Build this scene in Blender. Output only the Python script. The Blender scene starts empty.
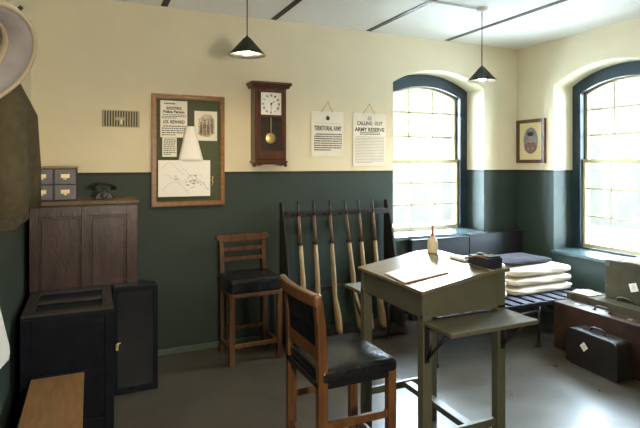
import bpy, bmesh, math, random
from mathutils import Vector, Matrix
random.seed(7)
S = bpy.context.scene
COL = S.collection
R = math.radians

# ------------------------------------------------------------------ camera
CAM = Vector((-4.333, -4.278, 1.55))
cd = bpy.data.cameras.new('camera'); cam = bpy.data.objects.new('camera', cd); COL.objects.link(cam)
cam.location = CAM
cam.rotation_euler = (R(90), 0, R(65.76 - 90))
cd.sensor_width = 36; cd.lens = 36 * 511 / 640; cd.shift_y = -51 / 640; cd.clip_start = .02
S.camera = cam

# ------------------------------------------------------------------ world, lights, exposure
W = bpy.data.worlds.new('sky'); S.world = W; W.use_nodes = True
bg = W.node_tree.nodes['Background']
bg.inputs[0].default_value = (.70, .845, 1.0, 1); bg.inputs[1].default_value = 52.0

def area(name, loc, target, sx, sy, energy, color, portal=False):
    l = bpy.data.lights.new(name, 'AREA'); l.shape = 'RECTANGLE'; l.size = sx; l.size_y = sy
    l.energy = energy; l.color = color
    o = bpy.data.objects.new(name, l); COL.objects.link(o); o.location = loc
    o.rotation_euler = (Vector(target) - Vector(loc)).to_track_quat('-Z', 'Y').to_euler()
    if portal: l.cycles.is_portal = True
    return o
area('portal_back', (-1.05, .66, 1.7), (-1.05, -1, 1.7), 1.3, 1.9, 1, (1, 1, 1), True)
area('portal_right', (.66, -1.06, 1.6), (-1, -1.06, 1.6), 1.3, 2.0, 1, (1, 1, 1), True)
# the photographer's lamp, to the right of the camera
area('studio_lamp', (-3.80, -4.75, 1.50), (-2.9, 0, 1.75), .24, .24, 46, (1, .86, .66))
S.view_settings.view_transform = 'Standard'; S.view_settings.look = 'None'
S.view_settings.gamma = 1; S.view_settings.exposure = 0.40
S.view_settings.use_curve_mapping = False

# ------------------------------------------------------------------ materials
def mat(name, col, rough=.6, col2=None, scale=8, stretch=(1, 1, 1), metal=0, bump=0, bscale=60, spec=.5, emit=None, es=0, coat=0, detail=4, lo=.35, hi=.65, sheen=0, croug=.1):
    m = bpy.data.materials.new(name); m.use_nodes = True
    nt = m.node_tree; b = nt.nodes['Principled BSDF']
    b.inputs['Base Color'].default_value = (*col, 1)
    b.inputs['Roughness'].default_value = rough; b.inputs['Metallic'].default_value = metal
    b.inputs['Specular IOR Level'].default_value = spec
    b.inputs['Coat Weight'].default_value = coat; b.inputs['Coat Roughness'].default_value = croug
    b.inputs['Sheen Weight'].default_value = sheen
    tc = nt.nodes.new('ShaderNodeTexCoord'); mp = nt.nodes.new('ShaderNodeMapping')
    mp.inputs['Scale'].default_value = stretch
    nt.links.new(tc.outputs['Object'], mp.inputs[0])
    if col2:
        n = nt.nodes.new('ShaderNodeTexNoise'); n.inputs['Scale'].default_value = scale; n.inputs['Detail'].default_value = detail
        nt.links.new(mp.outputs[0], n.inputs['Vector'])
        r = nt.nodes.new('ShaderNodeValToRGB')
        r.color_ramp.elements[0].color = (*col, 1); r.color_ramp.elements[1].color = (*col2, 1)
        r.color_ramp.elements[0].position = lo; r.color_ramp.elements[1].position = hi
        nt.links.new(n.outputs[0], r.inputs[0]); nt.links.new(r.outputs[0], b.inputs['Base Color'])
    if bump:
        n2 = nt.nodes.new('ShaderNodeTexNoise'); n2.inputs['Scale'].default_value = bscale; n2.inputs['Detail'].default_value = 5
        nt.links.new(mp.outputs[0], n2.inputs['Vector'])
        bp = nt.nodes.new('ShaderNodeBump'); bp.inputs['Strength'].default_value = bump; bp.inputs['Distance'].default_value = .01
        nt.links.new(n2.outputs[0], bp.inputs['Height']); nt.links.new(bp.outputs[0], b.inputs['Normal'])
    if emit:
        b.inputs['Emission Color'].default_value = (*emit, 1); b.inputs['Emission Strength'].default_value = es
    return m

def two_tone(name, top, low, z):
    """painted wall: cream above the dado line, dark green below it, thin dark line between"""
    m = mat(name, top, .6, bump=.06, bscale=40)
    nt = m.node_tree; b = nt.nodes['Principled BSDF']
    g = nt.nodes.new('ShaderNodeNewGeometry'); s = nt.nodes.new('ShaderNodeSeparateXYZ')
    nt.links.new(g.outputs['Position'], s.inputs[0])
    r = nt.nodes.new('ShaderNodeValToRGB'); r.color_ramp.interpolation = 'CONSTANT'
    mr = nt.nodes.new('ShaderNodeMapRange'); mr.inputs[1].default_value = 0; mr.inputs[2].default_value = 3
    nt.links.new(s.outputs['Z'], mr.inputs[0]); nt.links.new(mr.outputs[0], r.inputs[0])
    e = r.color_ramp.elements
    e[0].position = 0; e[0].color = (*low, 1)
    e[1].position = (z - .022) / 3; e[1].color = (.012, .016, .014, 1)
    e2 = e.new(z / 3); e2.color = (*top, 1)
    nz = nt.nodes.new('ShaderNodeTexNoise'); nz.inputs['Scale'].default_value = 3; nz.inputs['Detail'].default_value = 6
    mx = nt.nodes.new('ShaderNodeMix'); mx.data_type = 'RGBA'; mx.blend_type = 'MULTIPLY'; mx.inputs[0].default_value = .12
    nt.links.new(g.outputs['Position'], nz.inputs['Vector'])
    nt.links.new(r.outputs[0], mx.inputs[6]); nt.links.new(nz.outputs[0], mx.inputs[7])
    nt.links.new(mx.outputs[2], b.inputs['Base Color'])
    gt = nt.nodes.new('ShaderNodeMath'); gt.operation = 'GREATER_THAN'; gt.inputs[1].default_value = z
    nt.links.new(s.outputs['Z'], gt.inputs[0])
    rr = nt.nodes.new('ShaderNodeMapRange'); rr.inputs[3].default_value = .6; rr.inputs[4].default_value = .65
    nt.links.new(gt.outputs[0], rr.inputs[0]); nt.links.new(rr.outputs[0], b.inputs['Roughness'])
    return m

DADO = 1.468
M = {}
M['wall'] = two_tone('cream and green wall paint', (.77, .70, .515), (.019, .036, .028), DADO)
M['ceiling'] = mat('white ceiling paint', (.86, .86, .83), .8, bump=.05, bscale=20)
M['blue'] = mat('slate blue gloss paint', (.017, .034, .050), .35, spec=.35)
M['sill'] = mat('blue grey sill paint', (.06, .095, .10), .25)
M['sash'] = mat('cream sash paint', (.46, .41, .24), .5, spec=.3)
M['strip'] = mat('black iron strip', (.022, .021, .018), .6)
M['white'] = mat('white enamel', (.8, .8, .78), .4)
M['grey'] = mat('grey conduit', (.45, .45, .43), .5)
M['shade'] = mat('dark green enamel shade', (.020, .024, .018), .55, spec=.25)
M['shade_in'] = mat('white enamel inside shade', (.9, .86, .75), .5)
M['bulb'] = mat('lit bulb', (1, .9, .7), .5, emit=(1, .80, .50), es=600)
M['brass'] = mat('brass', (.80, .60, .26), .35, metal=.7)
M['iron'] = mat('dark iron', (.035, .035, .038), .4, metal=.7)
M['steel'] = mat('gunmetal', (.06, .055, .055), .35, metal=.8)
M['black'] = mat('black bakelite', (.008, .008, .008), .3, spec=.25)
M['oak'] = mat('honey oak', (.085, .036, .012), .34, (.150, .070, .025), 5, (8, 8, 1.0), bump=.08, bscale=30)
M['oakd'] = mat('brown oak', (.062, .026, .010), .35, (.115, .050, .020), 5, (8, 8, 1.0), bump=.08, bscale=30)
M['frame'] = mat('varnished frame oak', (.20, .088, .022), .35, (.28, .13, .038), 6, (6, 6, 6))
M['mahog'] = mat('dark mahogany', (.050, .019, .010), .3, (.10, .036, .018), 6, (6, 6, 1))
M['cab'] = mat('worn plum brown cabinet wood', (.034, .017, .015), .33, (.058, .032, .030), 4, (4, 4, 1), bump=.15, bscale=25)
M['cabtop'] = mat('worn brown top', (.09, .06, .032), .5, (.14, .095, .05), 8, (2, 2, 2))
M['card'] = mat('grey blue drawer paint', (.10, .10, .135), .4, (.13, .125, .16), 20)
M['cardtop'] = mat('buff board', (.33, .25, .12), .6, (.27, .2, .1), 12)
M['blackbox'] = mat('blue black painted wood', (.003, .0055, .011), .45, (.006, .009, .016), 5, (2, 2, 2), bump=.12, bscale=20, spec=.14)
M['boxtop'] = mat('worn dark brown panel', (.012, .0115, .009), .45, (.022, .020, .015), 8, (2, 2, 2))
M['trunk'] = mat('black leather cloth', (.004, .006, .010), .33, (.008, .011, .017), 7, bump=.5, bscale=9, spec=.3)
M['crate'] = mat('pale brown pine', (.17, .090, .034), .5, (.23, .13, .055), 5, (9, 1.2, 9), bump=.06)
M['desk'] = mat('olive grey desk paint', (.066, .070, .048), .42, (.083, .087, .061), 6, bump=.05, bscale=25)
M['desktop'] = mat('worn polished desk top', (.15, .125, .08), .25, (.10, .095, .068), 9, (1, 4, 1), bump=.10, bscale=14, coat=.7, croug=.16)
M['leather'] = mat('black leather', (.006, .007, .009), .24, (.013, .014, .017), 14, bump=.18, bscale=18, spec=.42)
M['paper'] = mat('paper', (.84, .81, .73), .75, (.77, .74, .66), 5)
M['paperw'] = mat('white paper', (.90, .89, .88), .75)
M['inkm'] = mat('grey printing ink', (.30, .28, .25), .8)
M['pages'] = mat('smooth white pages', (.80, .79, .76), .4)
M['ink'] = mat('printing ink', (.05, .045, .04), .8)
M['inkg'] = mat('pale pencil ink', (.46, .45, .45), .8)
M['felt'] = mat('dark green baize', (.072, .084, .046), .9, (.085, .098, .056), 80)
M['wool'] = mat('cream wool blanket', (.66, .59, .46), .9, (.76, .70, .58), 6, bump=.25, bscale=50)
M['woold'] = mat('dark plum grey blanket', (.027, .024, .030), .95, (.040, .036, .043), 20, bump=.3, bscale=60, spec=.15)
M['khaki'] = mat('khaki serge', (.058, .050, .030), .95, (.074, .064, .040), 30, bump=.25, bscale=120, spec=.1)
M['helmet'] = mat('pale grey canvas', (.21, .20, .21), .9, (.26, .25, .255), 12, bump=.2, bscale=200)
M['piping'] = mat('buff leather binding', (.33, .28, .20), .7)
M['bagbrown'] = mat('brown leather suitcase', (.028, .014, .010), .4, (.050, .026, .016), 6, bump=.2, bscale=30)
M['bagblack'] = mat('black fibre suitcase', (.009, .008, .007), .42, (.018, .015, .013), 8, bump=.2, bscale=40)
M['bagolive'] = mat('olive canvas suitcase', (.045, .038, .019), .8, (.062, .053, .027), 10, bump=.2, bscale=90, spec=.2)
M['olived'] = mat('dark olive edging', (.06, .055, .03), .6)
M['panel'] = mat('dark grey board', (.014, .016, .020), .4, (.020, .022, .027), 5, spec=.3)
M['slat'] = mat('grey blue bed lath', (.12, .135, .18), .32, metal=.2)
M['rifle'] = mat('worn walnut rifle stock', (.27, .185, .09), .5, (.38, .28, .15), 5, (10, 10, 1.2))
M['rifled'] = mat('dark walnut', (.09, .048, .026), .5, (.14, .08, .045), 5, (10, 10, 1.2))
M['rack'] = mat('dark stained rack', (.012, .011, .011), .65, (.020, .018, .018), 8)
M['cream'] = mat('cream stoneware', (.62, .55, .38), .35)
M['red'] = mat('red brown handle', (.30, .07, .035), .4)
M['cover'] = mat('brown book cover', (.25, .10, .05), .5)
M['navy'] = mat('dark navy tin', (.015, .018, .032), .3)
M['gold'] = mat('gilt mount', (.66, .57, .30), .5, (.74, .66, .40), 5)
M['photo'] = mat('faded portrait ground', (.20, .21, .27), .8, (.28, .29, .34), 10)
M['photod'] = mat('portrait dark tone', (.05, .045, .05), .8)
M['photor'] = mat('portrait tunic tone', (.20, .12, .11), .8)
M['skin'] = mat('portrait skin tone', (.42, .32, .26), .8)
M['sepia'] = mat('sepia engraving', (.42, .35, .26), .85, (.66, .58, .46), 26, lo=.4, hi=.6)
M['sepiad'] = mat('sepia engraving dark', (.13, .10, .08), .85, (.30, .24, .18), 60)
M['dial'] = mat('clock dial', (.80, .79, .74), .5)
M['vent'] = mat('cream vent plate', (.46, .42, .28), .6)
M['hole'] = mat('painted vent shade', (.07, .06, .05), .9)  # dark colour standing for the shade between the vent bars
M['stone'] = mat('weathered stone', (.024, .019, .0125), .9, (.016, .0125, .0085), 3, bump=.3)
M['bounce_ground'] = mat('yard ground', (.62, .61, .57), .9)  # near yard is out of view, made pale to bounce daylight onto the ceiling
# floor: smooth lino, broad gloss
mf = mat('brown grey floor paint', (.050, .043, .031), .34, (.067, .059, .043), 2.2, spec=.75, bump=.05, bscale=3, detail=8)
nt = mf.node_tree; b = nt.nodes['Principled BSDF']
n = nt.nodes.new('ShaderNodeTexNoise'); n.inputs['Scale'].default_value = 5; n.inputs['Detail'].default_value = 8
mr = nt.nodes.new('ShaderNodeMapRange'); mr.inputs[1].default_value = .3; mr.inputs[2].default_value = .7; mr.inputs[3].default_value = .27; mr.inputs[4].default_value = .42
tc = nt.nodes.new('ShaderNodeTexCoord'); nt.links.new(tc.outputs['Object'], n.inputs['Vector'])
nt.links.new(n.outputs[0], mr.inputs[0]); nt.links.new(mr.outputs[0], b.inputs['Roughness'])
M['floor'] = mf
# clear glass
mg = bpy.data.materials.new('window glass'); mg.use_nodes = True; nt = mg.node_tree
for x in list(nt.nodes): nt.nodes.remove(x)
out = nt.nodes.new('ShaderNodeOutputMaterial'); tr = nt.nodes.new('ShaderNodeBsdfTransparent'); gl = nt.nodes.new('ShaderNodeBsdfGlossy')
gl.inputs['Roughness'].default_value = .02; mx = nt.nodes.new('ShaderNodeMixShader'); fr = nt.nodes.new('ShaderNodeFresnel'); fr.inputs[0].default_value = 1.2
tr.inputs[0].default_value = (.96, .98, .97, 1)
nt.links.new(fr.outputs[0], mx.inputs[0]); nt.links.new(tr.outputs[0], mx.inputs[1]); nt.links.new(gl.outputs[0], mx.inputs[2]); nt.links.new(mx.outputs[0], out.inputs[0])
M['glass'] = mg

# ------------------------------------------------------------------ helpers
def root(name, loc, label, cat, group=None, rz=0):
    o = bpy.data.objects.new(name, None); COL.objects.link(o); o.empty_display_size = .1
    o.location = loc; o.rotation_euler = (0, 0, rz)
    tag(o, label, cat, group); return o
def tag(o, label, cat, group=None):
    o['label'] = label; o['category'] = cat
    if group: o['group'] = group
    return o

class MB:
    def __init__(s): s.bm = bmesh.new(); s.sm = []
    def _mark(s, faces, smooth):
        if smooth:
            for f in faces: f.smooth = True
    def box(s, x0, x1, y0, y1, z0, z1, bev=0, seg=2, rot=None, smooth=False):
        tmp = bmesh.new(); bmesh.ops.create_cube(tmp, size=1)
        for v in tmp.verts:
            v.co = Vector(((x0 + x1) / 2 + v.co.x * (x1 - x0), (y0 + y1) / 2 + v.co.y * (y1 - y0), (z0 + z1) / 2 + v.co.z * (z1 - z0)))
        if bev: bmesh.ops.bevel(tmp, geom=list(tmp.edges) , offset=bev, segments=seg, affect='EDGES', profile=.5)
        if rot:
            bmesh.ops.transform(tmp, matrix=rot, verts=tmp.verts)
        s._merge(tmp, smooth); return s
    def _merge(s, tmp, smooth=False):
        me = bpy.data.meshes.new('t'); 
        for f in tmp.faces: f.smooth = smooth
        tmp.to_mesh(me); s.bm.from_mesh(me); bpy.data.meshes.remove(me); tmp.free()
    def tube(s, pts, r, seg=10, cap=True):
        pts = [Vector(p) for p in pts]; rs = r if isinstance(r, (list, tuple)) else [r] * len(pts)
        tmp = bmesh.new(); rings = []
        up = None
        for i, p in enumerate(pts):
            d = (pts[min(i + 1, len(pts) - 1)] - pts[max(i - 1, 0)]).normalized()
            if up is None:
                up = Vector((0, 0, 1)) if abs(d.z) < .9 else Vector((1, 0, 0))
            a = d.cross(up).normalized(); b_ = a.cross(d).normalized(); up = b_
            rings.append([tmp.verts.new(p + rs[i] * (math.cos(2 * math.pi * k / seg) * a + math.sin(2 * math.pi * k / seg) * b_)) for k in range(seg)])
        for i in range(len(rings) - 1):
            for k in range(seg):
                tmp.faces.new((rings[i][k], rings[i][(k + 1) % seg], rings[i + 1][(k + 1) % seg], rings[i + 1][k]))
        if cap:
            tmp.faces.new(rings[0]); tmp.faces.new(list(reversed(rings[-1])))
        bmesh.ops.recalc_face_normals(tmp, faces=tmp.faces)
        s._merge(tmp, True); return s
    def lathe(s, prof, seg=32, c=(0, 0, 0), axis=None, smooth=True, cap=False):
        tmp = bmesh.new(); rings = []
        for (r, z) in prof:
            rings.append([tmp.verts.new((r * math.cos(2 * math.pi * k / seg), r * math.sin(2 * math.pi * k / seg), z)) for k in range(seg)])
        for i in range(len(rings) - 1):
            for k in range(seg):
                tmp.faces.new((rings[i][k], rings[i][(k + 1) % seg], rings[i + 1][(k + 1) % seg], rings[i + 1][k]))
        if cap: tmp.faces.new(rings[0]); tmp.faces.new(rings[-1])
        bmesh.ops.remove_doubles(tmp, verts=tmp.verts, dist=1e-5)
        bmesh.ops.recalc_face_normals(tmp, faces=tmp.faces)
        if axis is not None:
            bmesh.ops.transform(tmp, matrix=Vector((0, 0, 1)).rotation_difference(Vector(axis)).to_matrix().to_4x4(), verts=tmp.verts)
        bmesh.ops.translate(tmp, vec=c, verts=tmp.verts)
        s._merge(tmp, smooth); return s
    def prism(s, pts, axis, a0, a1, bev=0, smooth=False):
        """polygon pts in the plane normal to axis ('x': (y,z), 'y': (x,z), 'z': (x,y)), extruded a0..a1"""
        tmp = bmesh.new()
        def mk(p, a):
            return {'x': (a, p[0], p[1]), 'y': (p[0], a, p[1]), 'z': (p[0], p[1], a)}[axis]
        A = [tmp.verts.new(mk(p, a0)) for p in pts]; B = [tmp.verts.new(mk(p, a1)) for p in pts]
        n = len(pts)
        tmp.faces.new(A); tmp.faces.new(list(reversed(B)))
        for i in range(n): tmp.faces.new((A[i], A[(i + 1) % n], B[(i + 1) % n], B[i]))
        bmesh.ops.recalc_face_normals(tmp, faces=tmp.faces)
        if bev: bmesh.ops.bevel(tmp, geom=list(tmp.edges), offset=bev, segments=2, affect='EDGES', profile=.5)
        s._merge(tmp, smooth); return s
    def ring(s, outer, inner, axis, a0, a1):
        """closed or open band between two matching polylines, extruded"""
        tmp = bmesh.new()
        def mk(p, a):
            return {'x': (a, p[0], p[1]), 'y': (p[0], a, p[1]), 'z': (p[0], p[1], a)}[axis]
        n = len(outer)
        V = [[tmp.verts.new(mk(p, a)) for p in L] for L in (outer, inner) for a in (a0, a1)]
        o0, o1, i0, i1 = V
        for k in range(n):
            j = (k + 1) % n
            tmp.faces.new((o0[k], o0[j], i0[j], i0[k])); tmp.faces.new((o1[k], o1[j], i1[j], i1[k]))
            tmp.faces.new((o0[k], o0[j], o1[j], o1[k])); tmp.faces.new((i0[k], i0[j], i1[j], i1[k]))
        bmesh.ops.recalc_face_normals(tmp, faces=tmp.faces)
        s._merge(tmp); return s
    def build(s, name, material, parent=None, off=(0, 0, 0)):
        me = bpy.data.meshes.new(name)
        if any(off): bmesh.ops.translate(s.bm, vec=-Vector(off), verts=s.bm.verts)
        s.bm.to_mesh(me); s.bm.free()
        me.materials.append(M[material] if isinstance(material, str) else material)
        o = bpy.data.objects.new(name, me); COL.objects.link(o)
        if parent: o.parent = parent
        return o
def subd(o, lv=2):
    m = o.modifiers.new('sub', 'SUBSURF'); m.levels = lv; m.render_levels = lv; return o
def struct(o): o['kind'] = 'structure'; return o
def copy_tree(o, parent=None):
    c = o.copy(); COL.objects.link(c); c.parent = parent
    for ch in list(o.children): copy_tree(ch, c)
    return c
def lbox(name, material, parent, x0, x1, y0, y1, z0, z1, bev=.003):
    return MB().box(x0, x1, y0, y1, z0, z1, bev).build(name, material, parent)
def text_mesh(txt, size, width=None, bold=0.0):
    cu = bpy.data.curves.new('t', 'FONT'); cu.body = txt; cu.size = size; cu.align_x = 'CENTER'; cu.align_y = 'CENTER'
    cu.extrude = .0006; cu.offset = bold; cu.resolution_u = 2
    o = bpy.data.objects.new('t', cu); COL.objects.link(o)
    bpy.context.view_layer.update()
    me = bpy.data.meshes.new_from_object(o.evaluated_get(bpy.context.evaluated_depsgraph_get()))
    bpy.data.objects.remove(o); bpy.data.curves.remove(cu)
    xs = [v.co.x for v in me.vertices]; w = max(xs) - min(xs); c = (max(xs) + min(xs)) / 2
    k = width / w if width else 1
    for v in me.vertices: v.co.x = (v.co.x - c) * k
    return me
def put_text(mb, txt, x, z, size, width=None, y=0, bold=0.0):
    """text in the x/z plane facing -Y, added to mesh builder"""
    me = text_mesh(txt, size, width, bold)
    me.transform(Matrix.Translation((x, y, z)) @ Matrix.Rotation(R(90), 4, 'X'))
    mb.bm.from_mesh(me); bpy.data.meshes.remove(me)
def text_lines(mb, x0, x1, z0, z1, n, y, h=None, seed=1, indent=True, center=False):
    """rows of unreadably small print"""
    rnd = random.Random(seed); st = (z1 - z0) / n; h = h or st * .45
    for i in range(n):
        z = z1 - (i + .5) * st; x = x0 + (.05 * (x1 - x0) if i == 0 and indent else 0)
        e = x1 if i < n - 1 else x0 + (x1 - x0) * .6
        if center:
            q = rnd.uniform(0, .2) * (x1 - x0); x = x0 + q; e = x1 - q
        while x < e - .004:
            w = min(rnd.uniform(.006, .022), e - x)
            mb.box(x, x + w, y, y + .0006, z - h / 2, z + h / 2); x += w + .0045

# ------------------------------------------------------------------ room shell
XL, YF, H, T = -4.726, -6.2, 2.81, .34
WC1, WC2, HW = -1.05, -1.06, .572           # window centres and half width
SP, PK = 2.345, 2.50                         # spring and peak height of the arches
def arch(c, hw, z0, sp, pk, n=20):
    """closed outline from lower left over the arch to lower right"""
    h = pk - sp; r = (hw * hw + h * h) / (2 * h); cz = pk - r; a = math.asin(hw / r)
    L = [(c - hw, z0)]
    for i in range(n + 1):
        t = -a + 2 * a * i / n
        L.append((c + r * math.sin(t), cz + r * math.cos(t)))
    L.append((c + hw, z0)); return L
def wall_with_arch(name, axis, a0, a1, w0, w1, c, zs):
    """wall slab in the plane normal to axis with an arched hole standing on zs"""
    mb = MB()
    L = arch(c, HW, zs, SP, PK)
    mb.prism([(w0, 0), (w0, H), (L[1][0], H), (L[1][0], 0)], axis, a0, a1)
    mb.prism([(w1, 0), (w1, H), (L[-2][0], H), (L[-2][0], 0)], axis, a0, a1)
    mb.prism([(L[1][0], 0), (L[-2][0], 0), (L[-2][0], zs), (L[1][0], zs)], axis, a0, a1)
    up = L[1:-1]
    for i in range(len(up) - 1):
        mb.prism([(up[i][0], up[i][1]), (up[i][0], H), (up[i + 1][0], H), (up[i + 1][0], up[i + 1][1])], axis, a0, a1)
    o = mb.build(name, 'wall'); return struct(o)
ZS1, ZS2 = .79, .635
wall_with_arch('wall_back', 'y', 0, T, XL - .2, T, WC1, ZS1)
wall_with_arch('wall_right', 'x', 0, T, YF, 0, WC2, ZS2)
struct(MB().box(XL - .2, XL, YF, 0, 0, H).build('wall_left', 'wall'))
struct(MB().box(XL - .2, T, YF - .2, YF, 0, H).build('wall_front', 'wall'))
struct(MB().box(XL - .2, T, YF - .2, T, -.1, 0).build('floor', 'floor'))
struct(MB().box(XL - .2, T, YF - .2, T, H, H + .15).build('ceiling', 'ceiling'))
bb = MB(); bb.box(XL, -0.0, -.014, 0, 0, .05, .003); o = struct(bb.build('baseboard_back', mat('green skirting paint', (.065, .095, .080), .4)))
struct(MB().box(-.014, 0, YF, -.014, 0, .05, .003).build('baseboard_right', bpy.data.materials['green skirting paint']))
# outside: yard and a pale stone building across it
struct(MB().box(-40, 40, T + .2, 60, -1.2, -1).build('yard_ground', 'bounce_ground'))
struct(MB().box(T + .2, 40, -40, T + .19, -1.2, -1).build('yard_ground', 'bounce_ground'))
def building(x0, x1, y0, y1, lab):
    o = root('stone_building', ((x0 + x1) / 2, (y0 + y1) / 2, -1), lab, 'building')
    a, b_ = (x1 - x0) / 2, (y1 - y0) / 2
    MB().box(-a, a, -b_, b_, 0, 6.0).build('wall', 'stone', o)
    MB().box(-a - .15, a + .15, -b_ - .15, b_ + .15, 6.0, 6.2, .02).build('coping', 'stone', o)
building(-6, 14, 14, 18, 'pale weathered building across the yard, seen through the back window')
building(14.5, 18, -12, 13, 'pale weathered building across the yard, seen through the right window')

# iron strips on the ceiling, each one fixed by itself
for i, x in enumerate((-3.79, -2.865, -1.915, -.995)):
    struct(MB().box(x - .026, x + .026, -5.2, -.03, H - .006, H, .002).build('trim_%d' % (i + 1), 'strip'))

# ------------------------------------------------------------------ windows (local frame: u along the wall, v outward depth, z up)
def window(idx, wall, c, zsill, zglass):
    """sash window set .28 m deep in its arched opening"""
    if wall == 'back': mk = Matrix.Identity(4)
    else: mk = Matrix(((0, 1, 0, 0), (-1, 0, 0, 0), (0, 0, 1, 0), (0, 0, 0, 1)))   # local (u, v) -> world (v, -u)
    cc = c if wall == 'back' else -c
    base = bpy.data.objects.new('window_%d' % idx, None); COL.objects.link(base); base.empty_display_size = .1
    base.location = (mk @ Vector((cc, 0, zsill)))
    base.rotation_euler = (0, 0, 0 if wall == 'back' else R(-90)); base['kind'] = 'structure'
    zb = 0                                    # local z zero = sill level
    spl, pkl = SP - zsill, PK - zsill
    gz = zglass - zsill
    hw = HW
    d = .27
    # fixed frame, blue: outer outline fills the opening, inner leaves the sashes
    fo = arch(0, hw, 0, spl, pkl); fi = arch(0, hw - .10, gz - .045, spl - .075, pkl - .125)
    f = MB().ring(fo, fi, 'y', d, d + .14)
    f.ring(arch(0, hw - .085, gz - .06, spl - .065, pkl - .11), arch(0, hw - .105, gz - .04, spl - .08, pkl - .13), 'y', d - .012, d + .004)
    f.build('window_frame', 'blue', base)
    # sloping sill board
    MB().prism([(-.035, .0), (-.035, .03), (d, .045), (d, .0)], 'x', -hw + .001, hw - .001).build('window_sill', 'sill', base)
    # sashes
    iw = hw - .105; zm = 1.571 - zsill
    # lower sash: inner plane
    s = MB(); y0, y1 = d + .02, d + .055
    s.box(-iw, iw, y0, y1, gz - .04, gz, .003); s.box(-iw, iw, y0, y1, zm - .018, zm + .018, .003)
    s.box(-iw, -iw + .028, y0, y1, gz, zm, .003); s.box(iw - .028, iw, y0, y1, gz, zm, .003)
    for k in (-1, 1): s.box(k * iw / 3 - .009, k * iw / 3 + .009, y0 + .012, y1 - .012, gz, zm)
    rows = (zm - gz) / 3
    for k in (1, 2): s.box(-iw + .02, iw - .02, y0 + .012, y1 - .012, gz + rows * k - .009, gz + rows * k + .009)
    s.build('lower_sash', 'sash', base)
    # upper sash: outer plane, arched head
    y0, y1 = d + .065, d + .10
    s = MB(); o_ = arch(0, iw + .012, zm - .02, spl - .075, pkl - .115); i_ = arch(0, iw - .022, zm + .016, spl - .09, pkl - .145)
    s.ring(o_, i_, 'y', y0, y1)
    hh = (pkl - .13 - zm) ; rows = .262
    h = pkl - .13 - (spl - .08); rr = (iw * iw + h * h) / (2 * h); cz = pkl - .13 - rr
    for k in (-1, 1):
        u = k * iw / 3; s.box(u - .009, u + .009, y0 + .012, y1 - .012, zm, cz + math.sqrt(rr * rr - u * u))
    for k in (1, 2): s.box(-iw + .01, iw - .01, y0 + .012, y1 - .012, zm + rows * k - .009, zm + rows * k + .009)
    for k in (-1, 1): s.box(k * (iw - .012) - .012, k * (iw - .012) + .012, y0, y1, zm - .06, zm, .004)
    s.build('upper_sash', 'sash', base)
    MB().prism(arch(0, iw - .01, gz - .01, spl - .085, pkl - .135), 'y', d + .085, d + .088).build('window_pane', 'glass', base)
    lk = MB().box(-.03, .03, d + .005, d + .03, zm + .018, zm + .03, .004); lk.lathe([(0, 0), (.012, 0), (.012, .02), (0, .024)], 12, (0, d + .02, zm + .028)); lk.build('sash_fastener', 'brass', base)
    return base
window(1, 'back', WC1, ZS1, .87)
window(2, 'right', WC2, ZS2, .73)

# ------------------------------------------------------------------ pendant lamps and conduit
def pendant(x, y, zb, label):
    o = root('pendant_lamp', (x, y, H), label, 'lamp')
    z = zb - H
    MB().lathe([(0, 0), (.045, 0), (.045, -.018), (.03, -.035), (0, -.035)], 24).build('ceiling_rose', 'white', o)
    MB().tube([(0, 0, -.03), (0, 0, z + .12)], .0035, 6).build('cord', 'black', o)
    MB().lathe([(0, .128), (.006, .127), (.009, .118), (.022, .110), (.117, .002), (.1175, .0005), (.115, .0015), (.022, .101), (0, .101)], 40, (0, 0, z)).build('lamp_shade', 'shade', o)
    MB().lathe([(.0, .0975), (.022, .0965), (.1150, .0), (.1155, .0008), (.022, .0985)], 40, (0, 0, z)).build('shade_lining', 'shade_in', o)
    MB().lathe([(0, .09), (.014, .088), (.016, .065), (.027, .045), (.03, .028), (.022, .008), (0, .001)], 20, (0, 0, z)).build('bulb', 'bulb', o)
    return o
pendant(-3.42, -1.12, 2.235, 'dark conical pendant lamp hanging on the left, above and before the wall clock')
pendant(-1.427, -1.031, 2.215, 'dark conical pendant lamp hanging beside the arched windows, on the right')
c = MB().tube([(-3.42, -1.03 - .04, H - .012), (-1.44, -1.031, H - .012)], .009, 8)
tag(c.build('ceiling_conduit', 'grey'), 'pale conduit pipe running along the ceiling between the lamp fittings', 'pipe')

# ------------------------------------------------------------------ back wall: vent, board, clock, notices
v = root('wall_vent', (-4.112, -.001, 1.895), 'slotted ventilation grille high on the cream wall left of the notice board', 'vent')
g = MB(); g.ring([(-.138, -.066), (-.138, .066), (.138, .066), (.138, -.066)], [(-.132, -.06), (-.132, .06), (.132, .06), (.132, -.06)], 'y', -.006, 0)
for i in range(14): g.box(-.128 + i * .0192 - .0002, -.128 + i * .0192 + .0085, -.006, 0, -.06, .06)
g.box(-.04, .03, -.0065, 0, -.012, .012)
g.build('grille', 'vent', v)
MB().box(-.132, .132, -.0015, 0, -.06, .06).build('vent_shade_sheet', 'hole', v)  # flat sheet on the wall, shade of the slots painted as its colour
MB().box(-.004, .009, -.014, -.006, -.045, -.005, .002).build('vent_lever', 'white', v)

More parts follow.
